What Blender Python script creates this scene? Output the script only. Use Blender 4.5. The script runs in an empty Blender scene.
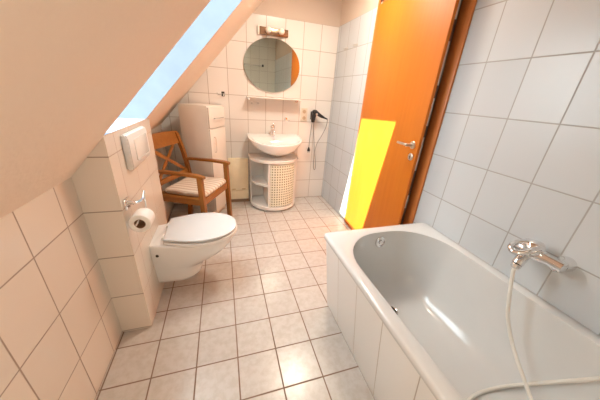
import bpy, bmesh, math, random
from mathutils import Vector, Matrix
random.seed(4)
PI = math.pi
C = bpy.context.scene.collection

# ------------------------------------------------------------------ node helpers
def new_mat(name):
    m = bpy.data.materials.new(name); m.use_nodes = True
    nt = m.node_tree; b = nt.nodes['Principled BSDF']
    return m, nt, b
def math_node(nt, op, a, b=None, clamp=False):
    n = nt.nodes.new('ShaderNodeMath'); n.operation = op; n.use_clamp = clamp
    for i, v in enumerate((a, b)):
        if v is None: continue
        if isinstance(v, (int, float)): n.inputs[i].default_value = v
        else: nt.links.new(v, n.inputs[i])
    return n.outputs[0]
def mix_col(nt, fac, a, b, mode='MIX'):
    n = nt.nodes.new('ShaderNodeMix'); n.data_type = 'RGBA'; n.blend_type = mode
    ins = (n.inputs[0], n.inputs[6], n.inputs[7])
    for s, v in zip(ins, (fac, a, b)):
        if isinstance(v, (int, float)): s.default_value = v
        elif isinstance(v, tuple): s.default_value = (*v, 1) if len(v) == 3 else v
        else: nt.links.new(v, s)
    return n.outputs[2]
def noise(nt, scale, detail=3, vec=None, rough=.5, dims='3D'):
    n = nt.nodes.new('ShaderNodeTexNoise'); n.inputs['Scale'].default_value = scale
    n.inputs['Detail'].default_value = detail; n.inputs['Roughness'].default_value = rough
    if vec is not None: nt.links.new(vec, n.inputs['Vector'])
    return n.outputs[0]
def position(nt):
    g = nt.nodes.new('ShaderNodeNewGeometry'); return g.outputs['Position']
def objco(nt):
    t = nt.nodes.new('ShaderNodeTexCoord'); return t.outputs['Object']
def ramp(nt, fac, stops):
    r = nt.nodes.new('ShaderNodeValToRGB')
    el = r.color_ramp.elements
    el[0].position, el[0].color = stops[0][0], (*stops[0][1], 1)
    el[1].position, el[1].color = stops[-1][0], (*stops[-1][1], 1)
    for p, c in stops[1:-1]:
        e = el.new(p); e.color = (*c, 1)
    nt.links.new(fac, r.inputs[0]); return r.outputs[0]
def bump(nt, b, h, strength=.3, dist=.002):
    n = nt.nodes.new('ShaderNodeBump'); n.inputs['Strength'].default_value = strength
    n.inputs['Distance'].default_value = dist
    nt.links.new(h, n.inputs['Height']); nt.links.new(n.outputs[0], b.inputs['Normal'])

def simple(name, col, rough=.4, metal=0, spec=.5, coat=0, nscale=0, namp=.06):
    m, nt, b = new_mat(name)
    b.inputs['Roughness'].default_value = rough; b.inputs['Metallic'].default_value = metal
    b.inputs['Specular IOR Level'].default_value = spec
    b.inputs['Coat Weight'].default_value = coat
    b.inputs['Coat Roughness'].default_value = .05
    v = noise(nt, nscale or 9, 3, objco(nt))
    lo = tuple(c*(1-namp) for c in col); hi = tuple(min(1, c*(1+namp)) for c in col)
    nt.links.new(ramp(nt, v, [(.3, lo), (.7, hi)]), b.inputs['Base Color'])
    return m

def grid(nt, comp, off, w, g):
    """distance based grout mask along one axis, plus the tile index"""
    t = math_node(nt, 'DIVIDE', math_node(nt, 'SUBTRACT', comp, off), w)
    fr = math_node(nt, 'FRACT', t); idx = math_node(nt, 'FLOOR', t)
    d = math_node(nt, 'MINIMUM', fr, math_node(nt, 'SUBTRACT', 1.0, fr))
    d = math_node(nt, 'MULTIPLY', d, w)
    # 1 on the tile, 0 in the grout
    s = math_node(nt, 'DIVIDE', math_node(nt, 'SUBTRACT', d, g*.5), g*.5, clamp=True)
    return s, idx

def tiles(name, ua, uo, uw, va, vo, vw, tile, grout, g=.0035, rough=.16, mott=0, top=None, plaster=(.8, .74, .66)):
    m, nt, b = new_mat(name)
    pos = position(nt)
    sx = nt.nodes.new('ShaderNodeSeparateXYZ'); nt.links.new(pos, sx.inputs[0])
    su, iu = grid(nt, sx.outputs[ua], uo, uw, g)
    sv, iv = grid(nt, sx.outputs[va], vo, vw, g)
    s = math_node(nt, 'MULTIPLY', su, sv)
    cmb = nt.nodes.new('ShaderNodeCombineXYZ'); nt.links.new(iu, cmb.inputs[0]); nt.links.new(iv, cmb.inputs[1])
    wn = nt.nodes.new('ShaderNodeTexWhiteNoise'); wn.noise_dimensions = '3D'; nt.links.new(cmb.outputs[0], wn.inputs[0])
    dark = tuple(c*.94 for c in tile)
    col = mix_col(nt, wn.outputs[0], tile, dark)
    if mott:
        n1 = noise(nt, 26, 6, pos, .65); n2 = noise(nt, 5, 3, pos)
        mo = ramp(nt, n1, [(.38, tuple(c*(1-mott) for c in (1, .97, .92))), (.58, (1, 1, 1))])
        col = mix_col(nt, .8, col, mo, 'MULTIPLY')
        mo2 = ramp(nt, n2, [(.3, (1-mott*.5,)*3), (.7, (1, 1, 1))])
        col = mix_col(nt, .7, col, mo2, 'MULTIPLY')
    col = mix_col(nt, s, grout, col)
    rg = math_node(nt, 'SUBTRACT', .8, math_node(nt, 'MULTIPLY', s, .8-rough))
    h = s
    if top is not None:
        z = sx.outputs[2]
        isp = math_node(nt, 'GREATER_THAN', z, top)
        col = mix_col(nt, isp, col, plaster)
        rg = math_node(nt, 'MAXIMUM', rg, math_node(nt, 'MULTIPLY', isp, .85))
        h = math_node(nt, 'MAXIMUM', s, isp)
    nt.links.new(col, b.inputs['Base Color']); nt.links.new(rg, b.inputs['Roughness'])
    bump(nt, b, h, .35, .0015)
    return m

# ------------------------------------------------------------------ mesh helpers
def BM(): return bmesh.new()
def box(bm, x0, x1, y0, y1, z0, z1, bev=0, seg=2):
    r = bmesh.ops.create_cube(bm, size=1.0)
    vs = r['verts']
    for v in vs:
        v.co = Vector(((x0+x1)/2+v.co.x*(x1-x0), (y0+y1)/2+v.co.y*(y1-y0), (z0+z1)/2+v.co.z*(z1-z0)))
    if bev:
        es = list({e for v in vs for e in v.link_edges})
        bmesh.ops.bevel(bm, geom=es, offset=bev, segments=seg, profile=.5, affect='EDGES')
    return bm
def prism(bm, poly, axis, a, b):
    """extrude a 2D polygon along an axis (0,1,2) from a to b"""
    def P(p, t):
        q = list(p); q.insert(axis, t); return Vector(q)
    A = [bm.verts.new(P(p, a)) for p in poly]; B = [bm.verts.new(P(p, b)) for p in poly]
    n = len(poly)
    bm.faces.new(A); bm.faces.new(B[::-1])
    for i in range(n): bm.faces.new((A[i], B[i], B[(i+1) % n], A[(i+1) % n]))
    bmesh.ops.recalc_face_normals(bm, faces=bm.faces[:])
    return bm
def loft(bm, rings, cap0=True, cap1=True, closed=True):
    R = [[bm.verts.new(Vector(p)) for p in ring] for ring in rings]
    n = len(R[0])
    for a, b in zip(R, R[1:]):
        for i in range(n if closed else n-1):
            bm.faces.new((a[i], a[(i+1) % n], b[(i+1) % n], b[i]))
    if cap0: bm.faces.new(R[0][::-1])
    if cap1: bm.faces.new(R[-1])
    bmesh.ops.recalc_face_normals(bm, faces=bm.faces[:])
    return bm
def lathe(bm, prof, center=(0, 0, 0), axis=(0, 0, 1), n=24, cap=True):
    ax = Vector(axis).normalized(); q = Vector((0, 0, 1)).rotation_difference(ax); c = Vector(center)
    rings = [[c+q@Vector((r*math.cos(2*PI*i/n), r*math.sin(2*PI*i/n), h)) for i in range(n)] for r, h in prof]
    return loft(bm, rings, cap, cap)
def catmull(pts, k=6):
    P = [Vector(p) for p in pts]; P = [2*P[0]-P[1]]+P+[2*P[-1]-P[-2]]; out = []
    for i in range(1, len(P)-2):
        a, b, c, d = P[i-1:i+3]
        for j in range(k):
            t = j/k
            out.append(.5*((2*b)+(c-a)*t+(2*a-5*b+4*c-d)*t*t+(3*b-a-3*c+d)*t**3))
    out.append(P[-2]); return out
def tube(bm, pts, r, n=10, rs=None):
    P = [Vector(p) for p in pts]; rings = []
    t0 = (P[1]-P[0]).normalized()
    up = Vector((0, 0, 1)) if abs(t0.z) < .9 else Vector((1, 0, 0))
    u = t0.cross(up).normalized()
    for i, p in enumerate(P):
        t = (P[min(i+1, len(P)-1)]-P[max(i-1, 0)]).normalized()
        u = (u-t*u.dot(t)).normalized(); v = t.cross(u)
        rr = rs[i] if rs else r
        rings.append([p+(u*math.cos(2*PI*k/n)+v*math.sin(2*PI*k/n))*rr for k in range(n)])
    return loft(bm, rings)
def bar(bm, a, b, w, h, up=(0, 0, 1), bev=.004):
    """rectangular bar between two points, w across, h along up"""
    a, b = Vector(a), Vector(b); t = (b-a).normalized(); up = Vector(up)
    s = t.cross(up).normalized(); u = s.cross(t)
    tmp = bmesh.new(); box(tmp, -w/2, w/2, 0, (b-a).length, -h/2, h/2, bev)
    M = Matrix((s, t, u)).transposed().to_4x4(); M.translation = a
    bmesh.ops.transform(tmp, matrix=M, verts=tmp.verts[:])
    me = bpy.data.meshes.new('tmp'); tmp.to_mesh(me); tmp.free(); bm.from_mesh(me); bpy.data.meshes.remove(me)
    return bm
def obj(name, bm, mat, parent=None, smooth=True, angle=35, sub=0):
    me = bpy.data.meshes.new(name); bm.to_mesh(me); bm.free()
    o = bpy.data.objects.new(name, me); C.objects.link(o)
    me.materials.append(mat)
    if smooth:
        for p in me.polygons: p.use_smooth = True
        me.set_sharp_from_angle(angle=math.radians(angle))
    if sub:
        s = o.modifiers.new('sub', 'SUBSURF'); s.levels = sub; s.render_levels = sub
    if parent: o.parent = parent
    return o
def thing(name, label, cat, loc=(0, 0, 0), rz=0, group=None):
    o = bpy.data.objects.new(name, None); C.objects.link(o)
    o.location = loc; o.rotation_euler = (0, 0, rz); o.empty_display_size = .05
    o['label'] = label; o['category'] = cat
    if group: o['group'] = group
    return o
def tag(o, label, cat, group=None):
    o['label'] = label; o['category'] = cat
    if group: o['group'] = group
    return o
def struct(o, label=None):
    o['kind'] = 'structure'
    if label: o['label'] = label
    return o
def dup(root, loc, label=None):
    r = root.copy(); C.objects.link(r); r.location = loc
    if label: r['label'] = label
    for ch in list(root.children):
        c = ch.copy(); C.objects.link(c); c.parent = r
        for g in ch.children:
            d = g.copy(); C.objects.link(d); d.parent = c
    return r

# ------------------------------------------------------------------ dimensions (metres; camera stands at x=0,y=0)
XR, XL, YB, YF = 1.282, -.612, 2.919, -.66
YX, YX2, XB = 1.177, 1.885, -.464           # boxed-out installation wall
ZS, TS = .925, 1.125                        # slope start and gradient
ZC = 2.45
def zsl(x): return ZS+TS*(x-XL)
SN = Vector((-TS, 0, 1)).normalized()       # outward normal of the slope

# ------------------------------------------------------------------ materials
WT = (.80, .765, .72); WG = (.36, .28, .22)
PL = (.62, .515, .425)
M = {}
M['t_back'] = tiles('tile_back', 0, 1.282, .2007, 2, 0, .25, WT, (.42, .36, .30), top=2.0, plaster=PL)
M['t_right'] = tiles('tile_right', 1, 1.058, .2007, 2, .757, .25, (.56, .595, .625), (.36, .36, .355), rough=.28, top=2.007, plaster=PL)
M['t_left'] = tiles('tile_left', 1, .652, .2007, 2, .257, .25, (.76, .665, .565), WG)  # knee wall and box tiles: warm bounce light put into their colour
M['t_boxf'] = tiles('tile_box_face', 0, -.75, .3, 2, .257, .25, (.80, .70, .60), WG)
M['t_boxs'] = tiles('tile_box_side', 1, 1.475, .2007, 2, .257, .25, (.80, .71, .61), (.46, .36, .28))
M['t_apron'] = tiles('tile_apron', 1, .526, .2007, 2, -.2, 1.0, (.79, .785, .77), (.42, .38, .34))
M['t_aprone'] = tiles('tile_apron_end', 0, .61, .2007, 2, -.2, 1.0, (.84, .825, .80), (.42, .38, .34))
M['floor'] = tiles('tile_floor', 0, -.606, .2035, 1, .668, .2035, (.615, .575, .535), (.23, .15, .105), g=.0045, rough=.24, mott=.12)

def plaster(name, col):
    m, nt, b = new_mat(name); pos = position(nt)
    n1 = noise(nt, 30, 4, pos, .6)
    vo = nt.nodes.new('ShaderNodeTexVoronoi'); vo.inputs['Scale'].default_value = 55; nt.links.new(pos, vo.inputs['Vector'])
    h = math_node(nt, 'ADD', n1, math_node(nt, 'MULTIPLY', vo.outputs[0], .35))
    nt.links.new(ramp(nt, noise(nt, 2.2, 3, pos), [(.3, tuple(c*.96 for c in col)), (.7, col)]), b.inputs['Base Color'])
    b.inputs['Roughness'].default_value = .9; b.inputs['Specular IOR Level'].default_value = .15
    bump(nt, b, h, .35, .006)
    return m
M['plaster'] = plaster('rough_plaster', PL)
M['reveal'] = simple('reveal_paint', (.88, .86, .83), .7)
M['enamel'] = simple('white_enamel', (.67, .68, .68), .13, spec=.5, coat=.25, namp=.01)
M['ceramic'] = simple('white_ceramic', (.83, .81, .78), .1, coat=.6, namp=.01)
M['plastic'] = simple('white_plastic', (.82, .80, .77), .28, namp=.01)
M['lid'] = simple('toilet_lid_plastic', (.60, .60, .595), .22, coat=.25, namp=.01)
M['plate'] = simple('flush_plate_plastic', (.78, .74, .69), .3, namp=.02)
M['platefield'] = simple('flush_button_plastic', (.82, .78, .72), .22, namp=.02)
M['chrome'] = simple('chrome', (.80, .80, .81), .08, metal=1, namp=.02)
M['steel'] = simple('brushed_steel', (.62, .60, .57), .3, metal=1, namp=.05)
M['brass'] = simple('lock_metal', (.55, .50, .43), .35, metal=1)
M['lacquer'] = simple('white_lacquer', (.81, .77, .71), .3, namp=.015)
M['cream'] = simple('cream_panel', (.92, .81, .58), .4, namp=.04, nscale=14)
M['black'] = simple('black_plastic', (.012, .012, .014), .3)
M['cord'] = simple('grey_cord', (.30, .28, .26), .5)
M['hole'] = simple('dark_void', (.03, .025, .02), .8)
M['paper'] = simple('tissue_paper', (.86, .82, .77), .95, spec=.1)
M['card'] = simple('cardboard_core', (.34, .22, .13), .9, spec=.1)
M['socket'] = simple('socket_plastic', (.72, .62, .50), .4)
M['hosem'] = simple('hose_plastic', (.76, .74, .69), .3, namp=.03)
M['bulb'] = simple('frosted_bulb', (.86, .80, .70), .3)
M['lampback'] = simple('bronze_lamp_plate', (.30, .19, .12), .25, metal=.7)
M['rubber'] = simple('dark_rubber', (.05, .045, .04), .6)

def wood(name, c1, c2, axis=2, scale=7, rough=.35, coat=.2):
    m, nt, b = new_mat(name); co = objco(nt)
    mp = nt.nodes.new('ShaderNodeMapping'); nt.links.new(co, mp.inputs[0])
    s = [scale*6]*3; s[axis] = scale*.35; mp.inputs['Scale'].default_value = s
    n1 = noise(nt, 1, 6, mp.outputs[0], .6)
    mp2 = nt.nodes.new('ShaderNodeMapping'); nt.links.new(co, mp2.inputs[0])
    s = [scale*1.1]*3; s[axis] = scale*.2; mp2.inputs['Scale'].default_value = s
    n2 = noise(nt, 1, 3, mp2.outputs[0], .5)
    v = math_node(nt, 'ADD', math_node(nt, 'MULTIPLY', n1, .6), math_node(nt, 'MULTIPLY', n2, .4))
    nt.links.new(ramp(nt, v, [(.3, c1), (.7, c2)]), b.inputs['Base Color'])
    b.inputs['Roughness'].default_value = rough; b.inputs['Coat Weight'].default_value = coat
    b.inputs['Specular IOR Level'].default_value = .3; b.inputs['Coat Roughness'].default_value = .15
    bump(nt, b, n1, .12, .001)
    return m
M['door'] = wood('beech_door_foil', (.51, .138, .009), (.58, .168, .013), 2, 5, .5, 0)
M['frame'] = wood('beech_frame', (.50, .165, .045), (.60, .21, .06), 2, 5, .35)
M['chair'] = wood('orange_stained_wood', (.24, .088, .016), (.36, .14, .028), 2, 8, .35)
M['chairx'] = wood('orange_stained_wood_across', (.26, .096, .018), (.39, .155, .030), 0, 8, .35)

def mirror_mat():
    m, nt, b = new_mat('mirror_glass')
    b.inputs['Metallic'].default_value = 1; b.inputs['Roughness'].default_value = .015
    nt.links.new(ramp(nt, noise(nt, 2, 2, objco(nt)), [(.3, (.70, .73, .66)), (.7, (.72, .75, .68))]), b.inputs['Base Color'])
    return m
M['mirror'] = mirror_mat()
def glass_mat(name, tint, fac):
    m = bpy.data.materials.new(name); m.use_nodes = True; nt = m.node_tree
    nt.nodes.clear()
    o = nt.nodes.new('ShaderNodeOutputMaterial'); mx = nt.nodes.new('ShaderNodeMixShader')
    t = nt.nodes.new('ShaderNodeBsdfTransparent'); g = nt.nodes.new('ShaderNodeBsdfGlossy')
    t.inputs[0].default_value = (*tint, 1); g.inputs['Roughness'].default_value = .02
    lw = nt.nodes.new('ShaderNodeLayerWeight'); lw.inputs[0].default_value = fac*.2
    nt.links.new(lw.outputs['Fresnel'], mx.inputs[0])
    nt.links.new(t.outputs[0], mx.inputs[1]); nt.links.new(g.outputs[0], mx.inputs[2]); nt.links.new(mx.outputs[0], o.inputs[0])
    return m
M['pane'] = glass_mat('window_glass', (.97, .99, .98), .2)
M['shelfglass'] = glass_mat('shelf_glass', (.86, .86, .80), .35)
def stripe_mat():
    m, nt, b = new_mat('striped_cushion_fabric'); co = objco(nt)
    sx = nt.nodes.new('ShaderNodeSeparateXYZ'); nt.links.new(co, sx.inputs[0])
    w = math_node(nt, 'ADD', sx.outputs[1], math_node(nt, 'MULTIPLY', noise(nt, 9, 2, co), .012))
    f = math_node(nt, 'FRACT', math_node(nt, 'DIVIDE', w, .046))
    col = ramp(nt, f, [(0, (.78, .70, .60)), (.40, (.78, .70, .60)), (.46, (.44, .30, .22)), (.56, (.46, .32, .24)), (.62, (.76, .68, .58)), (.78, (.60, .45, .34)), (.86, (.78, .70, .60)), (1, (.78, .70, .60))])
    nt.links.new(col, b.inputs['Base Color']); b.inputs['Roughness'].default_value = .95
    b.inputs['Specular IOR Level'].default_value = .1
    bump(nt, b, noise(nt, 260, 2, co), .3, .001)
    return m
M['stripe'] = stripe_mat()
def perforated_mat():
    m, nt, b = new_mat('perforated_white_panel')
    uv = nt.nodes.new('ShaderNodeUVMap'); uv.uv_map = 'UVMap'
    sx = nt.nodes.new('ShaderNodeSeparateXYZ'); nt.links.new(uv.outputs[0], sx.inputs[0])
    def cell(c):
        f = math_node(nt, 'FRACT', math_node(nt, 'DIVIDE', c, .030))
        return math_node(nt, 'SUBTRACT', f, .5)
    a, c = cell(sx.outputs[0]), cell(sx.outputs[1])
    d = math_node(nt, 'MAXIMUM', math_node(nt, 'ABSOLUTE', a), math_node(nt, 'ABSOLUTE', c))
    hole = math_node(nt, 'LESS_THAN', d, .25)
    nt.links.new(mix_col(nt, hole, (.76, .74, .61), (.20, .18, .09)), b.inputs['Base Color'])
    b.inputs['Roughness'].default_value = .4
    bump(nt, b, math_node(nt, 'SUBTRACT', 1.0, hole), .5, .003)
    return m
M['perf'] = perforated_mat()

# ------------------------------------------------------------------ room shell
T = .12
struct(obj('floor', box(BM(), XL-T, XR+.9, YF-T, YB+T, -.1, 0), M['floor'], smooth=False), 'beige mottled square floor tiles with brown grout')
struct(obj('wall_back', box(BM(), XL-T, XR+T, YB, YB+T, 0, ZC+.1), M['t_back'], smooth=False), 'white tiled back wall with plaster above')
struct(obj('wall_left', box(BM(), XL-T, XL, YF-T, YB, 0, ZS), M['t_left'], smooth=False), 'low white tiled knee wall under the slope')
struct(obj('wall_front', box(BM(), XL-T, XR+T, YF-T, YF, 0, ZC+.1), tiles('tile_front', 0, .1, .2007, 2, 0, .25, (.86, .87, .82), (.5, .48, .44)), smooth=False))
DY0, DY1, DZ = 1.302, 2.125, 2.03           # door opening
bm = BM()
box(bm, XR, XR+T, YF, DY0, 0, ZC+.1); box(bm, XR, XR+T, DY1, YB, 0, ZC+.1); box(bm, XR, XR+T, DY0, DY1, DZ, ZC+.1)
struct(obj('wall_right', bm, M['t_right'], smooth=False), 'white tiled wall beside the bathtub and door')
bm = BM()
box(bm, XR+T+.6, XR+T+.7, .9, 2.6, 0, ZC+.1); box(bm, XR+T, XR+T+.6, .8, .9, 0, ZC+.1); box(bm, XR+T, XR+T+.6, 2.6, 2.7, 0, ZC+.1)
struct(obj('wall_hallway', bm, simple('hallway_paint', (.35, .3, .25), .9), smooth=False))
# flat ceiling
XC = XL+(ZC-ZS)/TS
struct(obj('ceiling', box(BM(), XC-.3, XR+.9, YF-T, YB+T, ZC, ZC+.1), M['plaster'], smooth=False))
# sloped ceiling, a slab with the roof window's hole in it
SX0, SX1, SY0, SY1, D = -.459, .165, 1.166, 1.795, .20
bm = BM()
X0, X1 = XL, XC
off = SN*D
def sp(x, y): return Vector((x, y, zsl(x)))
ys = [YF-T, SY0, SY1, YB+T]; xs = [X0-.08, SX0, SX1, X1]
gi = {(i, j): bm.verts.new(sp(xs[i], ys[j])) for i in range(4) for j in range(4)}
outx = {0: xs[0]-.3, 1: SX0, 2: SX1, 3: xs[3]}
def op(i, j):
    p = sp(xs[i], ys[j])+off
    if i == 1: p = Vector((SX0-D/abs(SN.x), ys[j], zsl(SX0)))         # level sill
    if i == 2: p = Vector((SX1, ys[j], zsl(SX1)+D/SN.z))               # plumb head
    return p
go = {(i, j): bm.verts.new(op(i, j)) for i in range(4) for j in range(4)}
for i in range(3):
    for j in range(3):
        if (i, j) == (1, 1): continue
        bm.faces.new((gi[i, j], gi[i, j+1], gi[i+1, j+1], gi[i+1, j]))
        bm.faces.new((go[i, j], go[i+1, j], go[i+1, j+1], go[i, j+1]))
for a, b in (((1, 1), (2, 1)), ((2, 1), (2, 2)), ((2, 2), (1, 2)), ((1, 2), (1, 1))):
    bm.faces.new((gi[a], gi[b], go[b], go[a]))
for k in range(3):
    bm.faces.new((gi[0, k], go[0, k], go[0, k+1], gi[0, k+1])); bm.faces.new((gi[3, k], gi[3, k+1], go[3, k+1], go[3, k]))
    bm.faces.new((gi[k, 0], gi[k+1, 0], go[k+1, 0], go[k, 0])); bm.faces.new((gi[k, 3], go[k, 3], go[k+1, 3], gi[k+1, 3]))
bmesh.ops.recalc_face_normals(bm, faces=bm.faces[:])
slope_o = obj('ceiling_slope', bm, plaster('rough_slope_plaster', (.88, .745, .61)), smooth=False)  # plaster made paler and warmer, standing in for bounce light on the slope
slope_o.data.materials.append(simple('sky_toned_reveal', (.18, .228, .31), .9, spec=.1))  # pale sky light is put into this bluish reveal colour
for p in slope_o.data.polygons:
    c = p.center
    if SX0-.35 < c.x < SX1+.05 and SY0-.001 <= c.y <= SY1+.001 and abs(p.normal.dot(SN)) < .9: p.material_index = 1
struct(slope_o, 'rough plastered sloping ceiling with the roof window')
# roof window: frame and pane lying in the outer face of the slope
w1 = struct(thing('window_1', 'roof window let into the sloping ceiling', 'window'), 'roof window let into the sloping ceiling'); del w1['category']
A = Vector((op(1, 1).x, SY0, op(1, 1).z)); B = op(2, 1)
t = (B-A).normalized(); L = (B-A).length
bm = BM()
def wbar(u0, u1, v0, v1, h0=0, h1=.05):
    tmp = BM(); box(tmp, u0, u1, v0, v1, h0, h1)
    Mx = Matrix((t, Vector((0, 1, 0)), SN)).transposed().to_4x4(); Mx.translation = A
    bmesh.ops.transform(tmp, matrix=Mx, verts=tmp.verts[:])
    me = bpy.data.meshes.new('tmp'); tmp.to_mesh(me); tmp.free(); bm.from_mesh(me); bpy.data.meshes.remove(me)
W = SY1-SY0; e = .035
wbar(-e, e, -e, W+e); wbar(L-e, L+e, -e, W+e); wbar(e, L-e, -e, .012); wbar(e, L-e, W-.012, W+e)
obj('window_frame', bm, M['reveal'], w1, smooth=False)
bm = BM(); wbar(e, L-e, .012, W-.012, .02, .024)
obj('window_pane', bm, M['pane'], w1, smooth=False)

# installation wall behind the toilet
def poly_face(bm, pts): bm.faces.new([bm.verts.new(Vector(p)) for p in pts])
zt = zsl(XB)
bm = BM()
prism(bm, [(XL, 0), (XB, 0), (XB, zt), (XL, ZS)], 1, YX, YX2)
for v in bm.verts: pass
box_o = obj('wall_installation', bm, M['t_boxf'], smooth=False)
box_o.data.materials.append(M['t_boxs'])
for p in box_o.data.polygons:
    if abs(p.normal.x) > .9: p.material_index = 1
struct(box_o, 'boxed-out white tiled wall behind the toilet')

# ------------------------------------------------------------------ door
d1 = bpy.data.objects.new('door_1', None); C.objects.link(d1)
struct(d1, 'orange wooden door standing slightly ajar')
E_, H_ = Vector((1.185, 1.257, 0)), Vector((1.262, 2.135, 0))
LW = (H_-E_).length
d1.location = E_; d1.rotation_euler = (0, 0, math.atan2(H_.y-E_.y, H_.x-E_.x))
bm = BM(); box(bm, 0, LW, -.020, 0, .012, 2.0, .002)
leaf = obj('door_leaf', bm, M['door'], d1)
bm = BM(); box(bm, .014, LW-.014, -.042, -.0201, .012, 1.985); obj('leaf_core', bm, simple('dark_door_edge', (.10, .04, .018), .5), leaf)
bm = BM()
lathe(bm, [(.025, 0), (.025, .006), (.022, .009), (.010, .010), (.010, .045), (.011, .052)], (.054, 0, 1.043), (0, 1, 0), 20)
tube(bm, catmull([(.050, .048, 1.043), (.075, .052, 1.044), (.12, .050, 1.043), (.158, .046, 1.042)], 5), .0085, 12)
h = obj('door_handle', bm, M['steel'], leaf); h['label'] = 'brushed metal lever handle'
bm = BM(); lathe(bm, [(.024, 0), (.024, .005), (.020, .008), (.001, .0085)], (.046, 0, .966), (0, 1, 0), 20)
k = obj('key_rosette', bm, M['steel'], leaf)
bm = BM(); lathe(bm, [(.0045, 0), (.0045, .001)], (.046, .0085, .970), (0, 1, 0), 10); box(bm, .0435, .0485, .008, .0095, .953, .970)
obj('keyhole', bm, M['hole'], leaf)
bm = BM(); box(bm, .0125, .0142, -.040, -.022, .88, 1.10, .0005); box(bm, .004, .0135, -.036, -.026, 1.03, 1.05, .001)
obj('lock_plate', bm, M['brass'], leaf)
for z, dz in ((.60, .10), (1.17, .16), (1.40, .22), (1.72, .14)):
    bm = BM(); box(bm, .0100, .0142, -.038, -.026, z, z+dz, .001)
    obj('edge_fitting', bm, M['brass'], leaf)
bm = BM()
cw, cp = .084, .015
x0 = XR-cp
def frame_local(bm):  # frame is built in world space and then parented with the inverse of the door's transform
    box(bm, x0, XR, DY0-cw, DY0, 0, DZ+cw, .003); box(bm, x0, XR, DY1+.014, DY1+.040, 0, DZ+cw, .003); box(bm, x0, XR, DY0, DY1+.014, DZ, DZ+cw, .003)
    box(bm, XR, XR+T, DY0-.0, DY0+.014, 0, DZ); box(bm, XR, XR+T, DY1-.002, DY1+.012, 0, DZ); box(bm, XR, XR+T, DY0, DY1, DZ-.014, DZ)
    box(bm, XR+.045, XR+.06, DY0+.014, DY0+.028, 0, DZ)
frame_local(bm)
Mi = (Matrix.Translation(d1.location) @ Matrix.Rotation(d1.rotation_euler.z, 4, 'Z')).inverted()
bmesh.ops.transform(bm, matrix=Mi, verts=bm.verts[:])
obj('door_frame', bm, M['frame'], d1)

# ------------------------------------------------------------------ bathtub
tub = thing('bathtub', 'white built-in bathtub with a tiled front along the right wall', 'bathtub', (.905, .27, 0))
ZR = .56
TX0, TX1, TY0, TY1 = .535, 1.280, -.60, 1.128
cx, cy = .905, (TY0+TY1)/2
def rrect(x0, x1, y0, y1, r, n=8):
    if not isinstance(r, (list, tuple)): r = [r]*4
    out = []
    for (px, py, a, rr) in ((x1, y1, 0, r[0]), (x0, y1, PI/2, r[1]), (x0, y0, PI, r[2]), (x1, y0, 1.5*PI, r[3])):
        ccx = px-rr if px == x1 else px+rr; ccy = py-rr if py == y1 else py+rr
        for k in range(n+1):
            an = a+PI/2*k/n
            out.append((ccx+rr*math.cos(an), ccy+rr*math.sin(an)))
    return out
NR = 12
def ring(x0, x1, y0, y1, r, z):
    o = []
    for x, y in rrect(x0, x1, y0, y1, r, NR): o.append((x-.905, y-.27, z))
    return o
IX0, IX1, IY0, IY1 = .592, 1.224, -.53, 1.066
rg = []
rg.append(ring(TX0+.006, TX1-.001, TY0+.01, TY1-.006, .02, ZR-.034))
rg.append(ring(TX0, TX1, TY0, TY1, .022, ZR-.030))
rg.append(ring(TX0, TX1, TY0, TY1, .022, ZR-.009))
rg.append(ring(TX0+.003, TX1, TY0+.003, TY1-.003, .022, ZR-.003))
rg.append(ring(TX0+.010, TX1-.003, TY0+.01, TY1-.010, .022, ZR))
rg.append(ring(IX0-.012, IX1+.012, IY0-.012, IY1+.012, [.28, .28, .2, .2], ZR+.001))
rg.append(ring(IX0, IX1, IY0, IY1, [.27, .27, .2, .2], ZR-.004))
# basin walls fall steeply, then curve into the bottom
for k in range(1, 15):
    u = k/14
    # profile: depth against inset
    ang = u*PI/2
    inset = .035*u+.125*(1-math.cos(ang))**1.6
    dep = .012+.395*math.sin(ang)**1.05 if k < 14 else .41
    y0 = IY0+.10*u+.42*(1-math.cos(ang))**1.4
    y1 = IY1-.035*u-.16*(1-math.cos(ang))**1.6
    r = [.27-.13*u, .27-.13*u, .20-.05*u, .20-.05*u]
    rg.append(ring(IX0+inset, IX1-inset, y0, y1, r, ZR-dep))
bx0, bx1, by0, by1 = IX0+.16, IX1-.16, IY0+.52, IY1-.195
for s in (.6, .25):
    mx, my = (bx0+bx1)/2, (by0+by1)/2
    rg.append(ring(mx+(bx0-mx)*s, mx+(bx1-mx)*s, my+(by0-my)*s, my+(by1-my)*s, .13*s*.8, ZR-.412))
bm = BM(); loft(bm, rg, cap0=False)
shell = obj('tub_shell', bm, M['enamel'], tub, angle=60)
bmt = bmesh.new(); bmt.from_mesh(shell.data)
from mathutils.bvhtree import BVHTree
bvh = BVHTree.FromBMesh(bmt); TL = Vector((.905, .27, 0))
AX, AT = .613, .543
bm = BM(); prism(bm, [(AX, 0), (AX+.02, 0), (AT+.02, .529), (AT, .529)], 1, -.6, 1.098)
for v in bm.verts: v.co -= TL
f = obj('front_panel', bm, M['t_apron'], tub, smooth=False)
bm = BM(); prism(bm, [(AX+.0205, 0), (XR-.001, 0), (XR-.001, .529), (AT+.0205, .529)], 1, 1.080, 1.098)
for v in bm.verts: v.co -= TL
obj('end_panel', bm, M['t_aprone'], tub, smooth=False)
def hit(o, d):
    r = bvh.ray_cast(Vector(o)-TL, Vector(d).normalized()); return r[0]+TL, r[1]
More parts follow.
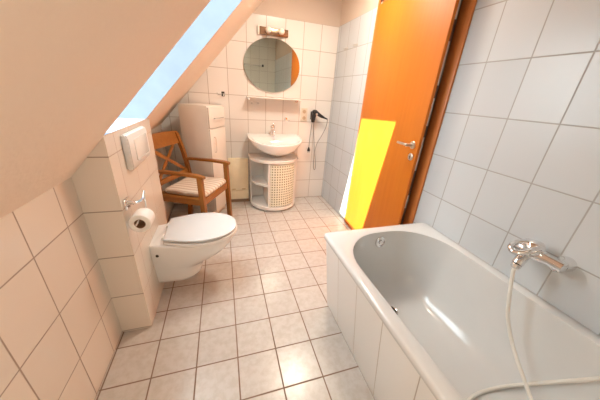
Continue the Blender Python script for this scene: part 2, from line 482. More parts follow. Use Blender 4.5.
# overflow on the far end wall and drain in the bottom
p, n = hit((.898, .6, .490), (0, 1, 0))
if n.y > 0: n = -n
bm = BM(); lathe(bm, [(.036, -.004), (.037, .004), (.034, .010), (.027, .012), (.0255, .006), (.015, .006), (.013, .014), (.001, .015)], p-TL, n, 24)
obj('overflow_cap', bm, M['chrome'], tub)
p, n = hit((.897, .828, .5), (0, 0, -1))
bm = BM(); lathe(bm, [(.040, -.002), (.040, .003), (.036, .005), (.032, .003), (.018, .001)], p-TL, (0, 0, 1), 24)
dr = obj('drain', bm, M['chrome'], tub)
bm = BM(); lathe(bm, [(.029, .0035), (.029, .008), (.001, .009)], p-TL, (0, 0, 1), 20)
obj('drain_plug', bm, M['rubber'], dr)

# ------------------------------------------------------------------ bath mixer
MZ = .753; MX = 1.222
mx = thing('bath_mixer', 'chrome single-lever bath mixer on the wall above the bathtub', 'tap', (XR, .48, MZ))
O = Vector((XR, .48, MZ))
def loc(bm, o=O):
    for v in bm.verts: v.co -= o
    return bm
for yy in (.428, .560):
    bm = BM(); lathe(bm, [(.030, 0), (.031, .006), (.030, .018), (.026, .032), (.022, .040), (.022, .050), (.025, .051), (.025, .066)], (XR, yy, MZ-.003), (-1, 0, 0), 24)
    obj('wall_union', loc(bm), M['chrome'], mx)
bm = BM()
tube(bm, [(MX, .403, MZ), (MX, .408, MZ), (MX, .432, MZ), (MX, .455, MZ+.001), (MX-.002, .495, MZ), (MX-.002, .53, MZ), (MX, .570, MZ), (MX, .577, MZ)], .02, 18, [.013, .023, .023, .021, .027, .029, .025, .014])
tube(bm, catmull([(MX, .518, MZ-.006), (1.195, .520, MZ-.012), (1.170, .516, MZ-.030), (1.155, .514, MZ-.050)], 5), .0205, 14, None)
lathe(bm, [(.015, 0), (.018, .004), (.018, .016), (.013, .022)], (1.155, .514, MZ-.047), (-.15, -.05, -1), 16)
obj('mixer_body', loc(bm), M['chrome'], mx)
bm = BM(); lathe(bm, [(.030, 0), (.035, .010), (.035, .022), (.030, .036), (.018, .045), (.002, .047)], (MX-.010, .510, MZ+.010), (-.35, .05, 1), 24)
ca = obj('cartridge_dome', loc(bm), M['chrome'], mx)
bm = BM()
q = [(MX-.028, .488, MZ+.040), (1.165, .492, MZ+.036), (1.135, .500, MZ+.022), (1.116, .524, MZ+.010), (1.130, .550, MZ+.018), (1.160, .552, MZ+.032), (MX-.028, .535, MZ+.042)]
tube(bm, catmull(q, 5), .0105, 12)
lv = obj('mixer_lever', loc(bm), M['chrome'], mx)
bm = BM(); lathe(bm, [(.010, 0), (.012, .004), (.012, .014), (.009, .018)], (1.172, .521, MZ-.006), (-.2, 0, 1), 14)
obj('diverter_knob', loc(bm), M['chrome'], mx)

# ------------------------------------------------------------------ camera
cam = bpy.data.cameras.new('camera'); co = bpy.data.objects.new('camera', cam); C.objects.link(co)
cam.sensor_width = 36; cam.sensor_fit = 'HORIZONTAL'; cam.lens = 36*240.61/600
cam.clip_start = .02
yaw, pit, rol = -.3202, .4116, .0709
r = Vector((math.cos(yaw), math.sin(yaw), 0)); f = Vector((-math.sin(yaw), math.cos(yaw), 0)); u = Vector((0, 0, 1))
f, u = math.cos(pit)*f-math.sin(pit)*u, math.cos(pit)*u+math.sin(pit)*f
r, u = math.cos(rol)*r+math.sin(rol)*u, math.cos(rol)*u-math.sin(rol)*r
CAM = Vector((0, 0, 1.298))
mw = Matrix((r, u, -f)).transposed().to_4x4(); mw.translation = CAM
co.matrix_world = mw
bpy.context.scene.camera = co

# ------------------------------------------------------------------ shower hose: from the mixer down into the tub and back over its near end
HN = Vector((1.152, .513, MZ-.070))
pts = [HN, HN+Vector((0, -.004, -.03)), (1.145, .475, .54), (1.142, .452, .475), (1.138, .405, .395), (1.128, .345, .33), (1.105, .27, .275), (1.06, .20, .235)]
def onbed(x, y, lift=.008):
    p, n = hit((x, y, ZR+.4), (0, 0, -1)); return Vector((x, y, p.z+lift))
pts += [onbed(.98, .165), onbed(.90, .15), onbed(.84, .20), onbed(.86, .29), onbed(.946, .346), (1.088, .345, .163), (1.172, .294, .245), (1.198, .243, .337), (1.212, .183, .454), (1.214, .150, .548), (1.236, .115, .572), (1.262, .06, .569), (1.264, -.05, .569)]
bm = BM(); cp_ = catmull(pts, 10); tube(bm, cp_, .0072, 10)
for p_ in (0,):
    lathe(bm, [(.012, -.022), (.012, 0), (.0085, .002)], HN+Vector((.001, 0, 0)), (0, 0, -1), 14)
tag(obj('shower_hose', bm, M['hosem']), 'pale plastic shower hose hanging from the bath mixer into the bathtub', 'hose')

# ------------------------------------------------------------------ toilet
TYc = 1.525
wc = thing('toilet', 'white wall-hung toilet with its lid closed', 'toilet', (XB, TYc, 0))
def egg(xr, xm, xf, hr, hm, z, n=14, k=2.0):
    """outline from straight rear edge (x=xr, half width hr) widening to hm at xm and rounding to xf; origin at the wall"""
    up = []
    for i in range(n+1):
        s = i/n; x = xr+(xm-xr)*s
        up.append((x, hr+(hm-hr)*math.sin(s*PI/2)))
    for i in range(1, n+1):
        a = i/n*PI/2
        up.append((xm+(xf-xm)*math.sin(a), hm*max(0, math.cos(a))**(2/k) if i < n else 0))
    o = [(x, y, z) for x, y in up]
    o += [(x, -y, z) for x, y in up[-2::-1]]
    return o
W0 = 0
spec = [  # z, front, widest, rear half, half
 (.090, .225, .11, .080, .084), (.097, .248, .13, .088, .094), (.120, .264, .14, .094, .102), (.16, .273, .15, .100, .108), (.20, .285, .16, .105, .115),
 (.222, .312, .18, .108, .124), (.25, .366, .21, .112, .138), (.29, .428, .25, .118, .156), (.33, .470, .275, .122, .170), (.37, .496, .29, .126, .180), (.396, .507, .295, .128, .184), (.408, .508, .295, .128, .184), (.412, .502, .295, .125, .180)]
bm = BM(); loft(bm, [egg(W0, m, fr, hr, hm, z) for z, fr, m, hr, hm in spec])
obj('bowl', bm, M['ceramic'], wc, angle=50)
def slab(xr, xm, xf, hr, hm, z0, z1, rnd, dome=0, k=2.15):
    rings = []
    for s, z in ((rnd, z0), (rnd*.3, z0+rnd*.3), (0, z0+rnd), (0, z1-rnd), (rnd*.3, z1-rnd*.3), (rnd, z1)):
        rings.append(egg(xr+s, xm, xf-s, hr-s, hm-s, z, k=k))
    if dome:
        for k_, zz in ((.8, .5), (.5, .85), (.2, 1)):
            rings.append([(xm+(x-xm)*k_, y*k_, z1+dome*zz) for x, y, z in egg(xr+rnd, xm, xf-rnd, hr-rnd, hm-rnd, 0, k=k)])
    return loft(BM(), rings)
obj('seat', slab(.085, .295, .519, .138, .193, .4145, .4335, .004), M['plastic'], wc, angle=50)
ld = obj('lid', slab(.080, .295, .516, .136, .189, .4415, .4565, .005, .004), M['lid'], wc, angle=50)
for s in (-1, 1):
    bm = BM(); lathe(bm, [(.010, 0), (.012, .003), (.012, .042), (.010, .045)], (.074, s*.075-.022, .432), (0, 1, 0), 14); lathe(bm, [(.010, 0), (.010, .020)], (.074, s*.075, .412), (0, 0, 1), 12)
    obj('hinge', bm, M['plastic'], wc)
bm = BM(); lathe(bm, [(.010, 0), (.009, .004), (.003, .005)], (.035, -.104, .34), (0, -1, 0), 14)
for v in bm.verts: v.co.y += -.028
obj('fixing_cap', bm, M['hole'], wc)

# ------------------------------------------------------------------ flush plate
fp = thing('flush_plate', 'large white flush plate on the boxed-out wall above the toilet', 'flush plate', (XB, 1.505, .985))
bm = BM(); prism(bm, [(0, -.087), (.024, -.087), (.030, -.075), (.030, .070), (.020, .087), (0, .087)], 1, -.165, .165)
bmesh.ops.bevel(bm, geom=bm.edges[:], offset=.006, segments=2, affect='EDGES')
pl = obj('plate_body', bm, M['plate'], fp)
bm = BM(); box(bm, .027, .034, -.09, .13, -.055, .052, .006)
obj('flush_button', bm, M['platefield'], fp)

# ------------------------------------------------------------------ toilet paper
RX, RY, RZ = -.402, 1.204, .708
hd = thing('toilet_paper_holder', 'chrome toilet paper holder on the near edge of the boxed-out wall', 'paper holder', (XB, 1.222, .772))
HO = Vector((XB, 1.222, .772))
bm = BM(); box(bm, XB, XB+.012, 1.197, 1.247, .745, .80, .005)
obj('wall_plate', loc(bm, HO), M['chrome'], hd)
bm = BM(); lathe(bm, [(.012, 0), (.010, .018), (.010, .024)], (XB+.010, 1.222, .775), (1, 0, 0), 16)
tube(bm, catmull([(XB+.03, 1.222, .775), (-.415, 1.224, .775), (-.40, 1.24, .778), (-.398, 1.256, .782)], 5), .007, 10)
obj('arm', loc(bm, HO), M['chrome'], hd)
bm = BM(); tube(bm, [(-.398, 1.252, .780), (-.398, 1.29, .807), (-.399, 1.296, .805), (-.4015, 1.292, .78), (RX, 1.284, RZ+.02), (RX, 1.278, RZ+.004), (RX, 1.27, RZ), (RX, 1.11, RZ)], .004, 8)
obj('roll_wire', loc(bm, HO), M['chrome'], hd)
rl = thing('toilet_paper_roll', 'white toilet paper roll hanging on the chrome holder', 'toilet paper', (RX, RY, RZ-.0180))
n = 28
bm = BM()
def circ(r, y): return [(r*math.cos(2*PI*i/n), y, r*math.sin(2*PI*i/n)) for i in range(n)]
loft(bm, [circ(.024, -.043), circ(.043, -.043), circ(.046, -.040), circ(.046, .040), circ(.043, .043), circ(.024, .043), circ(.024, -.043)], False, False)
obj('paper', bm, M['paper'], rl)
bm = BM(); loft(bm, [circ(.0238, -.042), circ(.0238, .042), circ(.0222, .042), circ(.0222, -.042), circ(.0238, -.042)], False, False)
obj('cardboard_core', bm, M['card'], rl)

# ------------------------------------------------------------------ armchair
CX, CY, CR = -.266, 2.268, -math.radians(26)
ch = thing('armchair', 'orange-brown wooden armchair with a crossed back behind the toilet', 'chair', (CX, CY, 0), CR)
SW, SD = .235, .205      # half width / half depth
m_, mxx = M['chair'], M['chairx']
for s in (-1, 1):
    yy = s*SW
    bm = BM(); bar(bm, (SD-.003, yy, 0), (SD-.018, yy, .635), .041, .041, (1, 0, 0)); obj('leg', bm, m_, ch)
    bm = BM()
    P = [(-SD-.055, yy*.96, 0), (-SD-.015, yy*.96, .30), (-SD, yy*.96, .46), (-SD-.035, yy*.96, .70), (-SD-.095, yy*.96, .895)]
    rr = []
    for x, y, z in catmull(P, 4): rr.append([(x-.018, y-.016, z), (x+.018, y-.016, z), (x+.018, y+.016, z), (x-.018, y+.016, z)])
    loft(bm, rr); obj('back_leg', bm, m_, ch)
    bm = BM(); rr = []
    for x, y, z, w in ((SD+.020, yy, .638, .046), (SD-.04, yy, .648, .050), (.05, yy, .652, .046), (-.12, yy*.98, .650, .038), (-SD-.018, yy*.96, .646, .030)):
        rr.append([(x, y-w/2, z-.012), (x, y+w/2, z-.012), (x, y+w/2, z+.012), (x, y-w/2, z+.012)])
    loft(bm, rr); bmesh.ops.bevel(bm, geom=bm.edges[:], offset=.003, segments=2, affect='EDGES')
    obj('armrest', bm, mxx, ch)
bm = BM()
box(bm, SD-.030, SD-.004, -SW+.018, SW-.018, .385, .445, .003); box(bm, -SD-.012, -SD+.012, -SW+.03, SW-.03, .385, .445, .003)
for s in (-1, 1): box(bm, -SD+.01, SD-.02, s*(SW-.011)-.011, s*(SW-.011)+.011, .385, .445, .003)
box(bm, -SD+.008, SD-.026, -SW+.02, SW-.02, .43, .447)
obj('seat_frame', bm, mxx, ch)
def bk(z): return -SD-.035-(z-.70)*.32 if z > .70 else -SD-(z-.46)*.146
bm = BM(); rr = []
for i in range(9):
    s = -1+2*i/8; x = -.018*(1-s*s)
    y = s*(SW*.96+.016)
    rr.append([(bk(.80)-.011+x, y, .80-.006*(1-s*s)), (bk(.80)+.011+x, y, .80-.006*(1-s*s)), (bk(.905)+.011+x, y, .905+.008*(1-s*s)), (bk(.905)-.011+x, y, .905+.008*(1-s*s))])
loft(bm, rr); obj('top_rail', bm, mxx, ch)
bm = BM(); box(bm, bk(.53)-.010, bk(.53)+.010, -SW+.03, SW-.03, .505, .55, .003); obj('lower_rail', bm, mxx, ch)
for s in (-1, 1):
    bm = BM(); bar(bm, (bk(.54)-s*.004, -s*.195, .54), (bk(.805)-s*.004-.01, s*.165, .81), .014, .030, (0, 0, 1), .003)
    obj('cross_slat', bm, m_, ch)
# cushion on its seat
cu = BM()
rings = []
for z, i_ in ((.4475, .022), (.453, .006), (.465, 0), (.482, .004), (.491, .018), (.494, .05)):
    rings.append([(x, y, z-.448) for x, y in rrect(-SD+.022+i_, SD-.028+.03-i_, -SW+.022+i_, SW-.022-i_, .045-i_*.5, 5)])
rings.append([(x*.3, y*.3, .498-.448) for x, y in rrect(-SD+.05, SD-.03, -SW+.05, SW-.05, .03, 5)])
loft(cu, rings)
cob = obj('seat_cushion', cu, M['stripe'], angle=60)
cob.location = (CX, CY, .4485); cob.rotation_euler = (0, 0, CR)
tag(cob, 'striped seat cushion lying on the wooden armchair', 'cushion')

# ------------------------------------------------------------------ tall cabinet (stands askew in the corner)
CA = math.radians(60)     # local x runs along its front, local y towards its back
tc = thing('tall_cabinet', 'tall narrow white cabinet standing askew behind the armchair', 'cabinet', (-.119, 2.494, 0), CA)
cw_, cd_, z0_, ch_ = .285, .318, .075, 1.148
bm = BM()
box(bm, 0, cw_, .018, cd_, z0_, ch_-.0, .002); box(bm, .02, cw_-.02, .05, cd_-.02, 0, z0_)
obj('carcass', bm, M['lacquer'], tc)
bm = BM(); box(bm, .003, cw_-.003, 0, .0175, .948, ch_-.014, .003)
dw = obj('drawer', bm, M['lacquer'], tc)
bm = BM(); box(bm, .003, cw_-.003, 0, .0175, z0_+.004, .938, .003)
do = obj('door', bm, M['lacquer'], tc)
def handle(a, b):
    bm = BM(); a, b = Vector(a), Vector(b); o = Vector((0, -.022, 0)); d = (b-a).normalized()*.012
    tube(bm, [a, a+o*.7, a+o+d, b+o-d, b+o*.7, b], .0042, 8)
    return bm
obj('handle', handle((.08, 0, 1.036), (.235, 0, 1.036)), M['steel'], dw)
obj('handle', handle((.058, 0, .715), (.058, 0, .860)), M['steel'], do)

# ------------------------------------------------------------------ low cream cabinet on the back wall
lc = thing('low_cabinet', 'low cream boxed-in panel at the foot of the back wall', 'cabinet', (.148, YB, 0))
bm = BM(); box(bm, -.115, .115, -.055, -.001, .165, .56, .003); box(bm, -.115, .115, -.052, -.001, .045, .160, .003)
obj('panel', bm, M['cream'], lc)
bm = BM(); box(bm, -.115, .115, -.040, -.001, 0, .045)
obj('plinth', bm, simple('dark_plinth', (.28, .18, .11), .6), lc)
for xx in (-.06, .055):
    bm = BM(); box(bm, xx-.022, xx+.022, -.0565, -.054, .176, .186, .001); obj('latch', bm, simple('worn_brass', (.55, .38, .14), .5), lc)

# ------------------------------------------------------------------ washbasin with its tap
BX, BZ = .568, .825
ba = thing('washbasin', 'white rounded washbasin on the back wall above the curved cabinet', 'washbasin', (BX, YB, 0))
def dring(hw, dep, z, back=.002, n=30, k=2.3):
    o = [(hw*math.cos(PI+PI*i/n), 0) for i in range(n+1)]
    pts = []
    for i in range(n+1):
        a = PI+PI*i/n; c_, s_ = math.cos(a), math.sin(a)
        pts.append((hw*math.copysign(abs(c_)**(2/k), c_), -back-.10*min(1, dep/.3)-(dep-.10*min(1, dep/.3)-back)*abs(s_)**(2/k), z))
    pts.append((hw*.98, -back, z)); pts.insert(0, (-hw*.98, -back, z))
    return pts
rings = []
for hw, dep, z in ((.040, .19, .646), (.050, .215, .654), (.085, .265, .664), (.150, .335, .684), (.215, .39, .716), (.262, .422, .752), (.293, .440, .788), (.306, .448, .812), (.310, .451, .824), (.308, .449, .831), (.302, .444, .833)):
    rings.append(dring(hw, dep, z))
# inner bowl: front lip, then down; the tap ledge stays at the back
def inner(hw, dep, back, z, n=30, k=2.2):
    pts = []
    cyy = -(back+dep)/2
    for i in range(n+1):
        a = PI+PI*i/n; c_, s_ = math.cos(a), math.sin(a)
        b0 = back+.05
        pts.append((hw*math.copysign(abs(c_)**(2/k), c_), -b0-(dep-b0)*abs(s_)**(2/k), z))
    pts.append((hw*.90, -back, z)); pts.insert(0, (-hw*.90, -back, z))
    return pts
for hw, dep, back, z in ((.276, .420, .125, .832), (.264, .410, .135, .824), (.235, .392, .15, .795), (.20, .36, .165, .755), (.14, .315, .185, .722), (.06, .265, .20, .71), (.02, .24, .215, .709)):
    rings.append(inner(hw, dep, back, z))
def tilt(y): return .016+y*.115
rings = [[(x, y, z+tilt(y)) for x, y, z in rg_] for rg_ in rings]
bm = BM(); loft(bm, rings)
obj('basin', bm, M['ceramic'], ba, angle=50)
bm = BM(); lathe(bm, [(.011, 0), (.011, .003)], (-.012, -.142, .800), (0, -1, .25), 14)
obj('overflow_hole', bm, M['hole'], ba)
bm = BM(); lathe(bm, [(.024, 0), (.024, .004), (.016, .006)], (0, -.245, .710), (0, 0, 1), 18)
obj('drain', bm, M['chrome'], ba)
bm = BM(); tube(bm, [(0, -.15, .66), (0, -.15, .6185)], .016, 12); 
obj('waste_pipe', bm, M['plastic'], ba)
sx_ = BX-.018
fa = thing('basin_tap', 'small chrome single-lever tap on the washbasin', 'tap', (sx_, YB-.07, BZ+.015))
bm = BM()
lathe(bm, [(.028, 0), (.028, .006), (.023, .012), (.022, .075), (.024, .085)], (0, 0, 0), (0, 0, 1), 20)
tube(bm, catmull([(0, -.005, .045), (0, -.05, .058), (0, -.10, .058), (0, -.115, .046)], 5), .012, 12)
obj('tap_body', bm, M['chrome'], fa)
bm = BM(); lathe(bm, [(.024, .086), (.026, .10), (.022, .115), (.004, .119)], (0, 0, 0), (0, 0, 1), 20)
bar(bm, (0, 0, .112), (0, -.075, .142), .020, .010)
obj('tap_lever', bm, M['chrome'], fa)

# ------------------------------------------------------------------ curved vanity cabinet
VX = .556
va = thing('vanity_cabinet', 'white half-round bathroom cabinet with a perforated door under the washbasin', 'cabinet', (VX, YB, 0))
VR, VY = .280, -.130
def dshape(r, ry, z, n=28, back=-.004):
    return [(-r, back, z)]+[(r*math.cos(PI+PI*i/n), VY+ry*math.sin(PI+PI*i/n), z) for i in range(n+1)]+[(r, back, z)]
def board(r, ry, z0, z1, b=.004):
    return loft(BM(), [dshape(r-b, ry-b, z0), dshape(r, ry, z0+b), dshape(r, ry, z1-b), dshape(r-b, ry-b, z1)])
lq = M['lacquer']
obj('base_board', board(VR, .282, .022, .062), lq, va)
obj('top_board', board(VR+.004, .287, .585, .618), lq, va)
bm = BM()
n = 14
def arc(a0, a1, r, ry, z, n=n): return [(r*math.cos(a0+(a1-a0)*i/n), VY+ry*math.sin(a0+(a1-a0)*i/n), z) for i in range(n+1)]
aD0, aD1 = PI+math.radians(70), PI+math.radians(140)
# middle shelf in the open left part
bm = BM(); P = arc(PI, aD0, VR-.008, .274, 0)
poly = [(-VR+.008, -.004)]+[(x, y) for x, y, z in P]+[(P[-1][0], -.004)]
prism(bm, poly, 2, .315, .335); obj('shelf', bm, lq, va)
xd = VR*math.cos(aD0)
bm = BM(); box(bm, xd-.008, xd+.008, VY+.282*math.sin(aD0)+.006, -.004, .0625, .5845); obj('divider', bm, lq, va)
bm = BM(); box(bm, -VR+.002, -VR+.016, VY-.02, -.004, .0625, .5845); obj('side_panel', bm, lq, va)
bm = BM(); box(bm, VR-.016, VR-.002, VY-.06, -.004, .0625, .5845); obj('side_panel', bm, lq, va)
bm = BM(); box(bm, -VR+.017, VR-.017, -.012, -.004, .0625, .5845); obj('back_panel', bm, lq, va)
xr_ = arc(aD1, aD1+.2, VR-.004, .278, 0)
bm = BM(); P0 = arc(aD1+.02, aD1+.20, VR-.004, .278, 0, 4); P1 = arc(aD1+.20, aD1+.02, VR-.022, .260, 0, 4)
prism(bm, [(x, y) for x, y, z in P0+P1], 2, .0625, .5845); obj('door_post', bm, lq, va)
bm = BM(); ul = bm.loops.layers.uv.new('UVMap')
th = .014; ro = []
outer = [arc(aD0+.035, aD1, VR-.004, .278, z) for z in (.075, .575)]; innr = [arc(aD0+.035, aD1, VR-.004-th, .278-th, z) for z in (.075, .575)]
V = [[bm.verts.new(p) for p in rw] for rw in (outer[0], outer[1], innr[1], innr[0])]
for i in range(n):
    for a_, b_ in ((0, 1), (1, 2), (2, 3), (3, 0)):
        fc = bm.faces.new((V[a_][i], V[a_][i+1], V[b_][i+1], V[b_][i]))
        if (a_, b_) == (0, 1):
            ln = (aD1-aD0)*VR
            for lp in fc.loops:
                kk = i if lp.vert in (V[0][i], V[1][i]) else i+1
                lp[ul].uv = (kk/n*ln+.5, lp.vert.co.z)
        else:
            for lp in fc.loops: lp[ul].uv = (0, 0)
bm.faces.new((V[0][0], V[1][0], V[2][0], V[3][0])); bm.faces.new((V[3][n], V[2][n], V[1][n], V[0][n]))
bmesh.ops.recalc_face_normals(bm, faces=bm.faces[:])
dd = obj('perforated_door', bm, M['perf'], va); dd['label'] = 'curved white door punched with rows of square holes'
for x, y in ((-.2, -.06), (.2, -.06), (-.13, -.33), (.13, -.33)):
    bm = BM(); lathe(bm, [(.016, 0), (.018, .003), (.018, .0225)], (x, y, 0), (0, 0, 1), 14); obj('foot', bm, lq, va)
av = thing('angle_valve', 'small chrome angle valve beside the curved cabinet top', 'valve', (.865, YB, .565))
bm = BM(); lathe(bm, [(.026, 0), (.024, .006), (.009, .008), (.009, .055)], (0, 0, 0), (0, -1, 0), 16); tube(bm, [(0, -.05, -.012), (0, -.05, .035)], .009, 10)
obj('valve_body', bm, M['steel'], av)
bm = BM(); lathe(bm, [(.013, 0), (.015, .004), (.015, .018), (.011, .022)], (0, -.055, 0), (0, -1, 0), 12); obj('valve_knob', bm, M['black'], av)

# ------------------------------------------------------------------ round mirror, mirror lamp, shelf
mi = thing('round_mirror', 'large round frameless mirror on the back wall', 'mirror', (.546, YB, 1.558))
n = 56
def ell(rx, rz, y): return [(rx*math.cos(2*PI*i/n), y, rz*math.sin(2*PI*i/n)) for i in range(n)]
bm = BM(); loft(bm, [ell(.300, .252, -.004), ell(.300, .252, -.010)]); obj('backing', bm, simple('mirror_edge', (.35, .36, .33), .4), mi)
bm = BM(); loft(bm, [ell(.305, .257, -.0105), ell(.305, .257, -.014), ell(.302, .254, -.0155)]); obj('mirror_glass', bm, M['mirror'], mi, angle=20)
la = thing('mirror_lamp', 'bronze wall lamp with two bulbs above the mirror', 'lamp', (.556, YB, 1.866))
bm = BM(); box(bm, -.150, .150, -.022, -.001, -.034, .034, .006); obj('lamp_plate', bm, M['lampback'], la)
for s in (-1, 1):
    bm = BM(); lathe(bm, [(.018, 0), (.018, .02), (.014, .024)], (s*.068, -.020, 0), (0, -1, 0), 16); hs = obj('lamp_holder', bm, M['bulb'], la)
    bm = BM(); lathe(bm, [(.012, 0), (.020, .012), (.027, .03), (.027, .042), (.020, .056), (.008, .063), (.001, .064)], (s*.068, -.043, 0), (0, -1, 0), 20); obj('bulb', bm, M['bulb'], la)
bm = BM(); box(bm, -.168, -.150, -.03, -.001, -.036, .036, .004); obj('end_cap', bm, M['bulb'], la)
sh = thing('glass_shelf', 'long glass shelf on the back wall under the mirror', 'shelf', (.565, YB, 1.235))
bm = BM(); box(bm, -.30, .30, -.115, -.002, 0, .012, .003); g_ = obj('shelf_pane', bm, simple('frosted_shelf', (.90, .86, .80), .2), sh)
for s in (-1, 1):
    bm = BM(); box(bm, s*.27-.009, s*.27+.009, -.045, -.001, -.016, -.0005, .003); lathe(bm, [(.013, 0), (.013, .006)], (s*.27, 0, -.010), (0, -1, 0), 14); obj('bracket', bm, M['chrome'], sh)
hk = None
for i, (x, z, lab) in enumerate(((.322, 1.178, 'left one of two small chrome knob hooks under the glass shelf'), (.392, 1.180, 'right one of two small chrome knob hooks under the glass shelf'))):
    if hk is None:
        hk = thing('knob_hook', lab, 'hook', (x, YB, z), group='knob hooks under the glass shelf')
        bm = BM(); lathe(bm, [(.016, 0), (.015, .005), (.007, .008), (.006, .026)], (0, 0, 0), (0, -1, 0), 14); obj('stem', bm, M['plastic'], hk)
        bm = BM(); lathe(bm, [(.006, 0), (.011, .004), (.011, .010), (.006, .014)], (0, -.026, 0), (0, -1, 0), 14); obj('knob', bm, M['steel'], hk)
    else: dup(hk, (x, YB, z), lab)

# glass holder on the wall right of the tap
gh = thing('glass_holder', 'small chrome tumbler holder on the back wall right of the basin tap', 'holder', (.715, YB, 1.0))
bm = BM(); lathe(bm, [(.022, 0), (.020, .008), (.008, .010), (.007, .035)], (0, 0, .02), (0, -1, 0), 18); obj('wall_rosette', bm, M['chrome'], gh)
bm = BM(); tube(bm, [(.034*math.cos(a), -.068+.034*math.sin(a), .012) for a in [2*PI*i/24 for i in range(25)]], .004, 8); obj('ring', bm, M['chrome'], gh)

# socket
so = thing('wall_socket', 'beige double power socket on the back wall left of the hair dryer', 'socket', (.940, YB, 1.080))
bm = BM(); box(bm, -.040, .040, -.012, -.001, -.075, .075, .005); fr = obj('socket_frame', bm, M['socket'], so)
for z in (-.036, .036):
    bm = BM(); n = 20
    loft(bm, [[(.021*math.cos(2*PI*i/n), y, z+.021*math.sin(2*PI*i/n)) for i in range(n)] for y in (-.0115, -.0135)]+[[(.018*math.cos(2*PI*i/n), -.0135, z+.018*math.sin(2*PI*i/n)) for i in range(n)], [(.018*math.cos(2*PI*i/n), -.0125, z+.018*math.sin(2*PI*i/n)) for i in range(n)]])
    obj('outlet', bm, simple('outlet_plastic', (.55, .40, .26), .5), so)

# ------------------------------------------------------------------ hair dryer
hdz = thing('hair_dryer', 'black hair dryer hanging in a wall holder near the corner', 'hair dryer', (1.04, YB, 1.08))
HDO = Vector((1.04, YB, 1.08))
bm = BM()
# motor drum, barrel and slim nozzle pointing right and down
tube(bm, catmull([(1.022, 2.838, 1.106), (1.05, 2.838, 1.118), (1.085, 2.838, 1.104), (1.13, 2.836, 1.080), (1.17, 2.834, 1.064), (1.215, 2.832, 1.048)], 4), .02, 14,
     [.020, .026, .031, .033, .033, .031, .028, .026, .024, .022, .021, .020, .019, .018, .016, .014, .012, .010, .009, .008, .007])
obj('dryer_body', loc(bm, HDO), M['black'], hdz, angle=50)
bm = BM()
tube(bm, catmull([(1.048, 2.838, 1.10), (1.040, 2.840, 1.07), (1.036, 2.842, 1.03), (1.036, 2.843, 1.005)], 4), .02, 12, [.026]*4+[.025]*4+[.023]*3+[.021, .016])
obj('grip', loc(bm, HDO), M['black'], hdz, angle=50)
bm = BM(); lathe(bm, [(.013, 0), (.014, .002), (.010, .003)], (1.060, 2.799, 1.100), (0, -1, 0), 14); obj('air_inlet', loc(bm, HDO), M['steel'], hdz)
bm = BM(); box(bm, 1.020, 1.058, 2.872, YB, 1.03, 1.125, .008); obj('wall_holder', loc(bm, HDO), M['black'], hdz)
bm = BM()
tube(bm, catmull([(1.046, 2.843, 1.006), (1.055, 2.85, .93), (1.075, 2.86, .80), (1.095, 2.865, .65), (1.100, 2.87, .50), (1.108, 2.87, .43), (1.122, 2.87, .405), (1.132, 2.87, .43), (1.125, 2.87, .52), (1.105, 2.87, .64), (1.125, 2.868, .75), (1.18, 2.862, .86), (1.215, 2.855, .95), (1.220, 2.84, 1.02), (1.214, 2.833, 1.047)], 6), .0045, 8)
obj('cord', loc(bm, HDO), M['cord'], hdz)
bm = BM()
tube(bm, catmull([(1.028, 2.845, 1.008), (1.022, 2.85, .93), (1.018, 2.858, .80), (1.016, 2.86, .70)], 6), .0038, 8)
obj('plug_cord', loc(bm, HDO), M['cord'], hdz)
bm = BM(); lathe(bm, [(.006, 0), (.010, .012), (.018, .03), (.020, .05), (.010, .054)], (1.016, 2.86, .705), (0, 0, -1), 14)
for s in (-1, 1): lathe(bm, [(.0025, 0), (.0025, .018)], (1.016+s*.009, 2.86, .652), (0, 0, -1), 8)
obj('plug', loc(bm, HDO), M['black'], hdz)

# ------------------------------------------------------------------ hooks on the tiles
wh = thing('towel_hook', 'dark metal towel hook on the back wall above the tall cabinet', 'hook', (.018, YB, 1.252))
bm = BM(); box(bm, -.012, .020, -.010, -.001, -.024, .024, .004); obj('hook_plate', bm, M['rubber'], wh)
bm = BM(); tube(bm, catmull([(-.002, -.009, .004), (-.020, -.035, -.004), (-.045, -.045, -.006), (-.06, -.046, .008)], 5), .006, 8); tube(bm, catmull([(.006, -.009, -.006), (.008, -.035, -.014), (.012, -.045, .004)], 5), .006, 8)
obj('hook_arm', bm, M['chrome'], wh)
rk = None
for y, z, lab in ((2.671, 1.768, 'small metal robe hook on the right wall nearer the back corner'), (2.471, 1.772, 'small metal robe hook on the right wall nearer the door')):
    if rk is None:
        rk = thing('robe_hook', lab, 'hook', (XR, y, z), group='robe hooks on the right wall')
        bm = BM(); box(bm, -.006, 0, -.028, .028, -.010, .010, .002); obj('hook_plate', bm, M['steel'], rk)
        bm = BM()
        for s in (-1, 1): tube(bm, catmull([(-.005, s*.012, .0), (-.022, s*.016, -.006), (-.03, s*.018, .004)], 4), .004, 8)
        obj('hook_prongs', bm, M['steel'], rk)
    else: dup(rk, (XR, y, z), lab)

tr = thing('towel_rail', 'thin dark metal rail with an end knob, seen only in the round mirror', 'rail', (.60, YF, 1.86))
bm = BM(); tube(bm, [(-.30, .06, 0), (.0, .06, 0), (.36, .06, 0)], .011, 10); obj('rail_bar', bm, M['steel'], tr)
bm = BM(); lathe(bm, [(.012, 0), (.026, .006), (.026, .036), (.012, .042)], (.355, .06, 0), (1, 0, 0), 14); obj('end_knob', bm, M['black'], tr)
for xx in (-.26, .30):
    bm = BM(); lathe(bm, [(.022, 0), (.022, .006), (.008, .010), (.008, .06)], (xx, 0, 0), (0, 1, 0), 12); obj('rail_bracket', bm, M['steel'], tr)

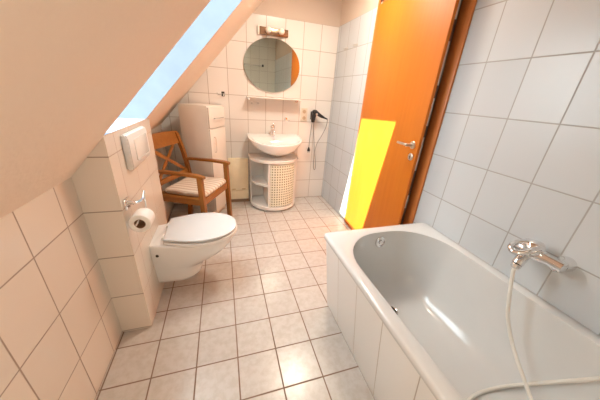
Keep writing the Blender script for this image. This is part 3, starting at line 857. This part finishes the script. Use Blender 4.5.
# ------------------------------------------------------------------ light
sc = bpy.context.scene
wd = bpy.data.worlds.new('sky'); sc.world = wd; wd.use_nodes = True
nt = wd.node_tree; bg = nt.nodes['Background']
tcn = nt.nodes.new('ShaderNodeTexCoord'); sxn = nt.nodes.new('ShaderNodeSeparateXYZ'); nt.links.new(tcn.outputs['Generated'], sxn.inputs[0])
nt.links.new(ramp(nt, sxn.outputs[2], [(0, (.74, .93, 1.0)), (1, (.60, .88, 1.0))]), bg.inputs[0])
EXP = .86
SKY, SUN, FILL, SOFT = .54, 15.5, 18.0, 10.0
bg.inputs[1].default_value = SKY
sl = bpy.data.lights.new('sun', 'SUN'); so_ = bpy.data.objects.new('sun', sl); C.objects.link(so_)
sl.energy = SUN; sl.angle = math.radians(.6); sl.color = (1, .90, .72)
sd = Vector((1, .30, -.61)).normalized()
so_.rotation_euler = sd.to_track_quat('-Z', 'Y').to_euler(); so_.location = (-3, 0, 4)
kl = bpy.data.lights.new('skylight', 'SUN'); ko = bpy.data.objects.new('skylight', kl); C.objects.link(ko)
kl.energy = SOFT; kl.angle = math.radians(100); kl.color = (.86, .94, 1)
ko.rotation_euler = Vector((.75, 0, -.66)).to_track_quat('-Z', 'Y').to_euler(); ko.location = (-3, 1, 4)
# light portal in the roof window
pd = bpy.data.lights.new('window_portal', 'AREA'); pd.shape = 'RECTANGLE'; pd.size = L; pd.size_y = W; pd.cycles.is_portal = True
po = bpy.data.objects.new('window_portal', pd); C.objects.link(po)
Mx = Matrix((t, Vector((0, -1, 0)).cross(Vector((0, 0, 1))) if False else SN.cross(t), SN)).transposed().to_4x4()
Mx.translation = A+t*L/2+Vector((0, W/2, 0))+SN*.055
po.matrix_world = Mx
# unseen fill discs added overhead to lift the shadows, not lamps of the room
al = bpy.data.lights.new('overhead_fill', 'AREA'); al.shape = 'DISK'; al.size = .36; al.energy = FILL; al.color = (1, .88, .74)
ao = bpy.data.objects.new('overhead_fill', al); C.objects.link(ao); ao.location = (.70, 1.95, 2.32)
al2 = bpy.data.lights.new('overhead_fill', 'AREA'); al2.shape = 'DISK'; al2.size = .6; al2.energy = .9; al2.color = (1, .92, .82)
ao2 = bpy.data.objects.new('overhead_fill', al2); C.objects.link(ao2); ao2.location = (.80, .0, 2.42)
pl_ = bpy.data.lights.new('low_fill', 'POINT'); pl_.shadow_soft_size = .15; pl_.energy = 5; pl_.color = (1, .86, .70)  # unseen fill added behind the camera to brighten the slope and box
plo = bpy.data.objects.new('low_fill', pl_); C.objects.link(plo); plo.location = (-.05, -.42, .95)
sc.view_settings.view_transform = 'Standard'; sc.view_settings.look = 'None'; sc.view_settings.exposure = EXP
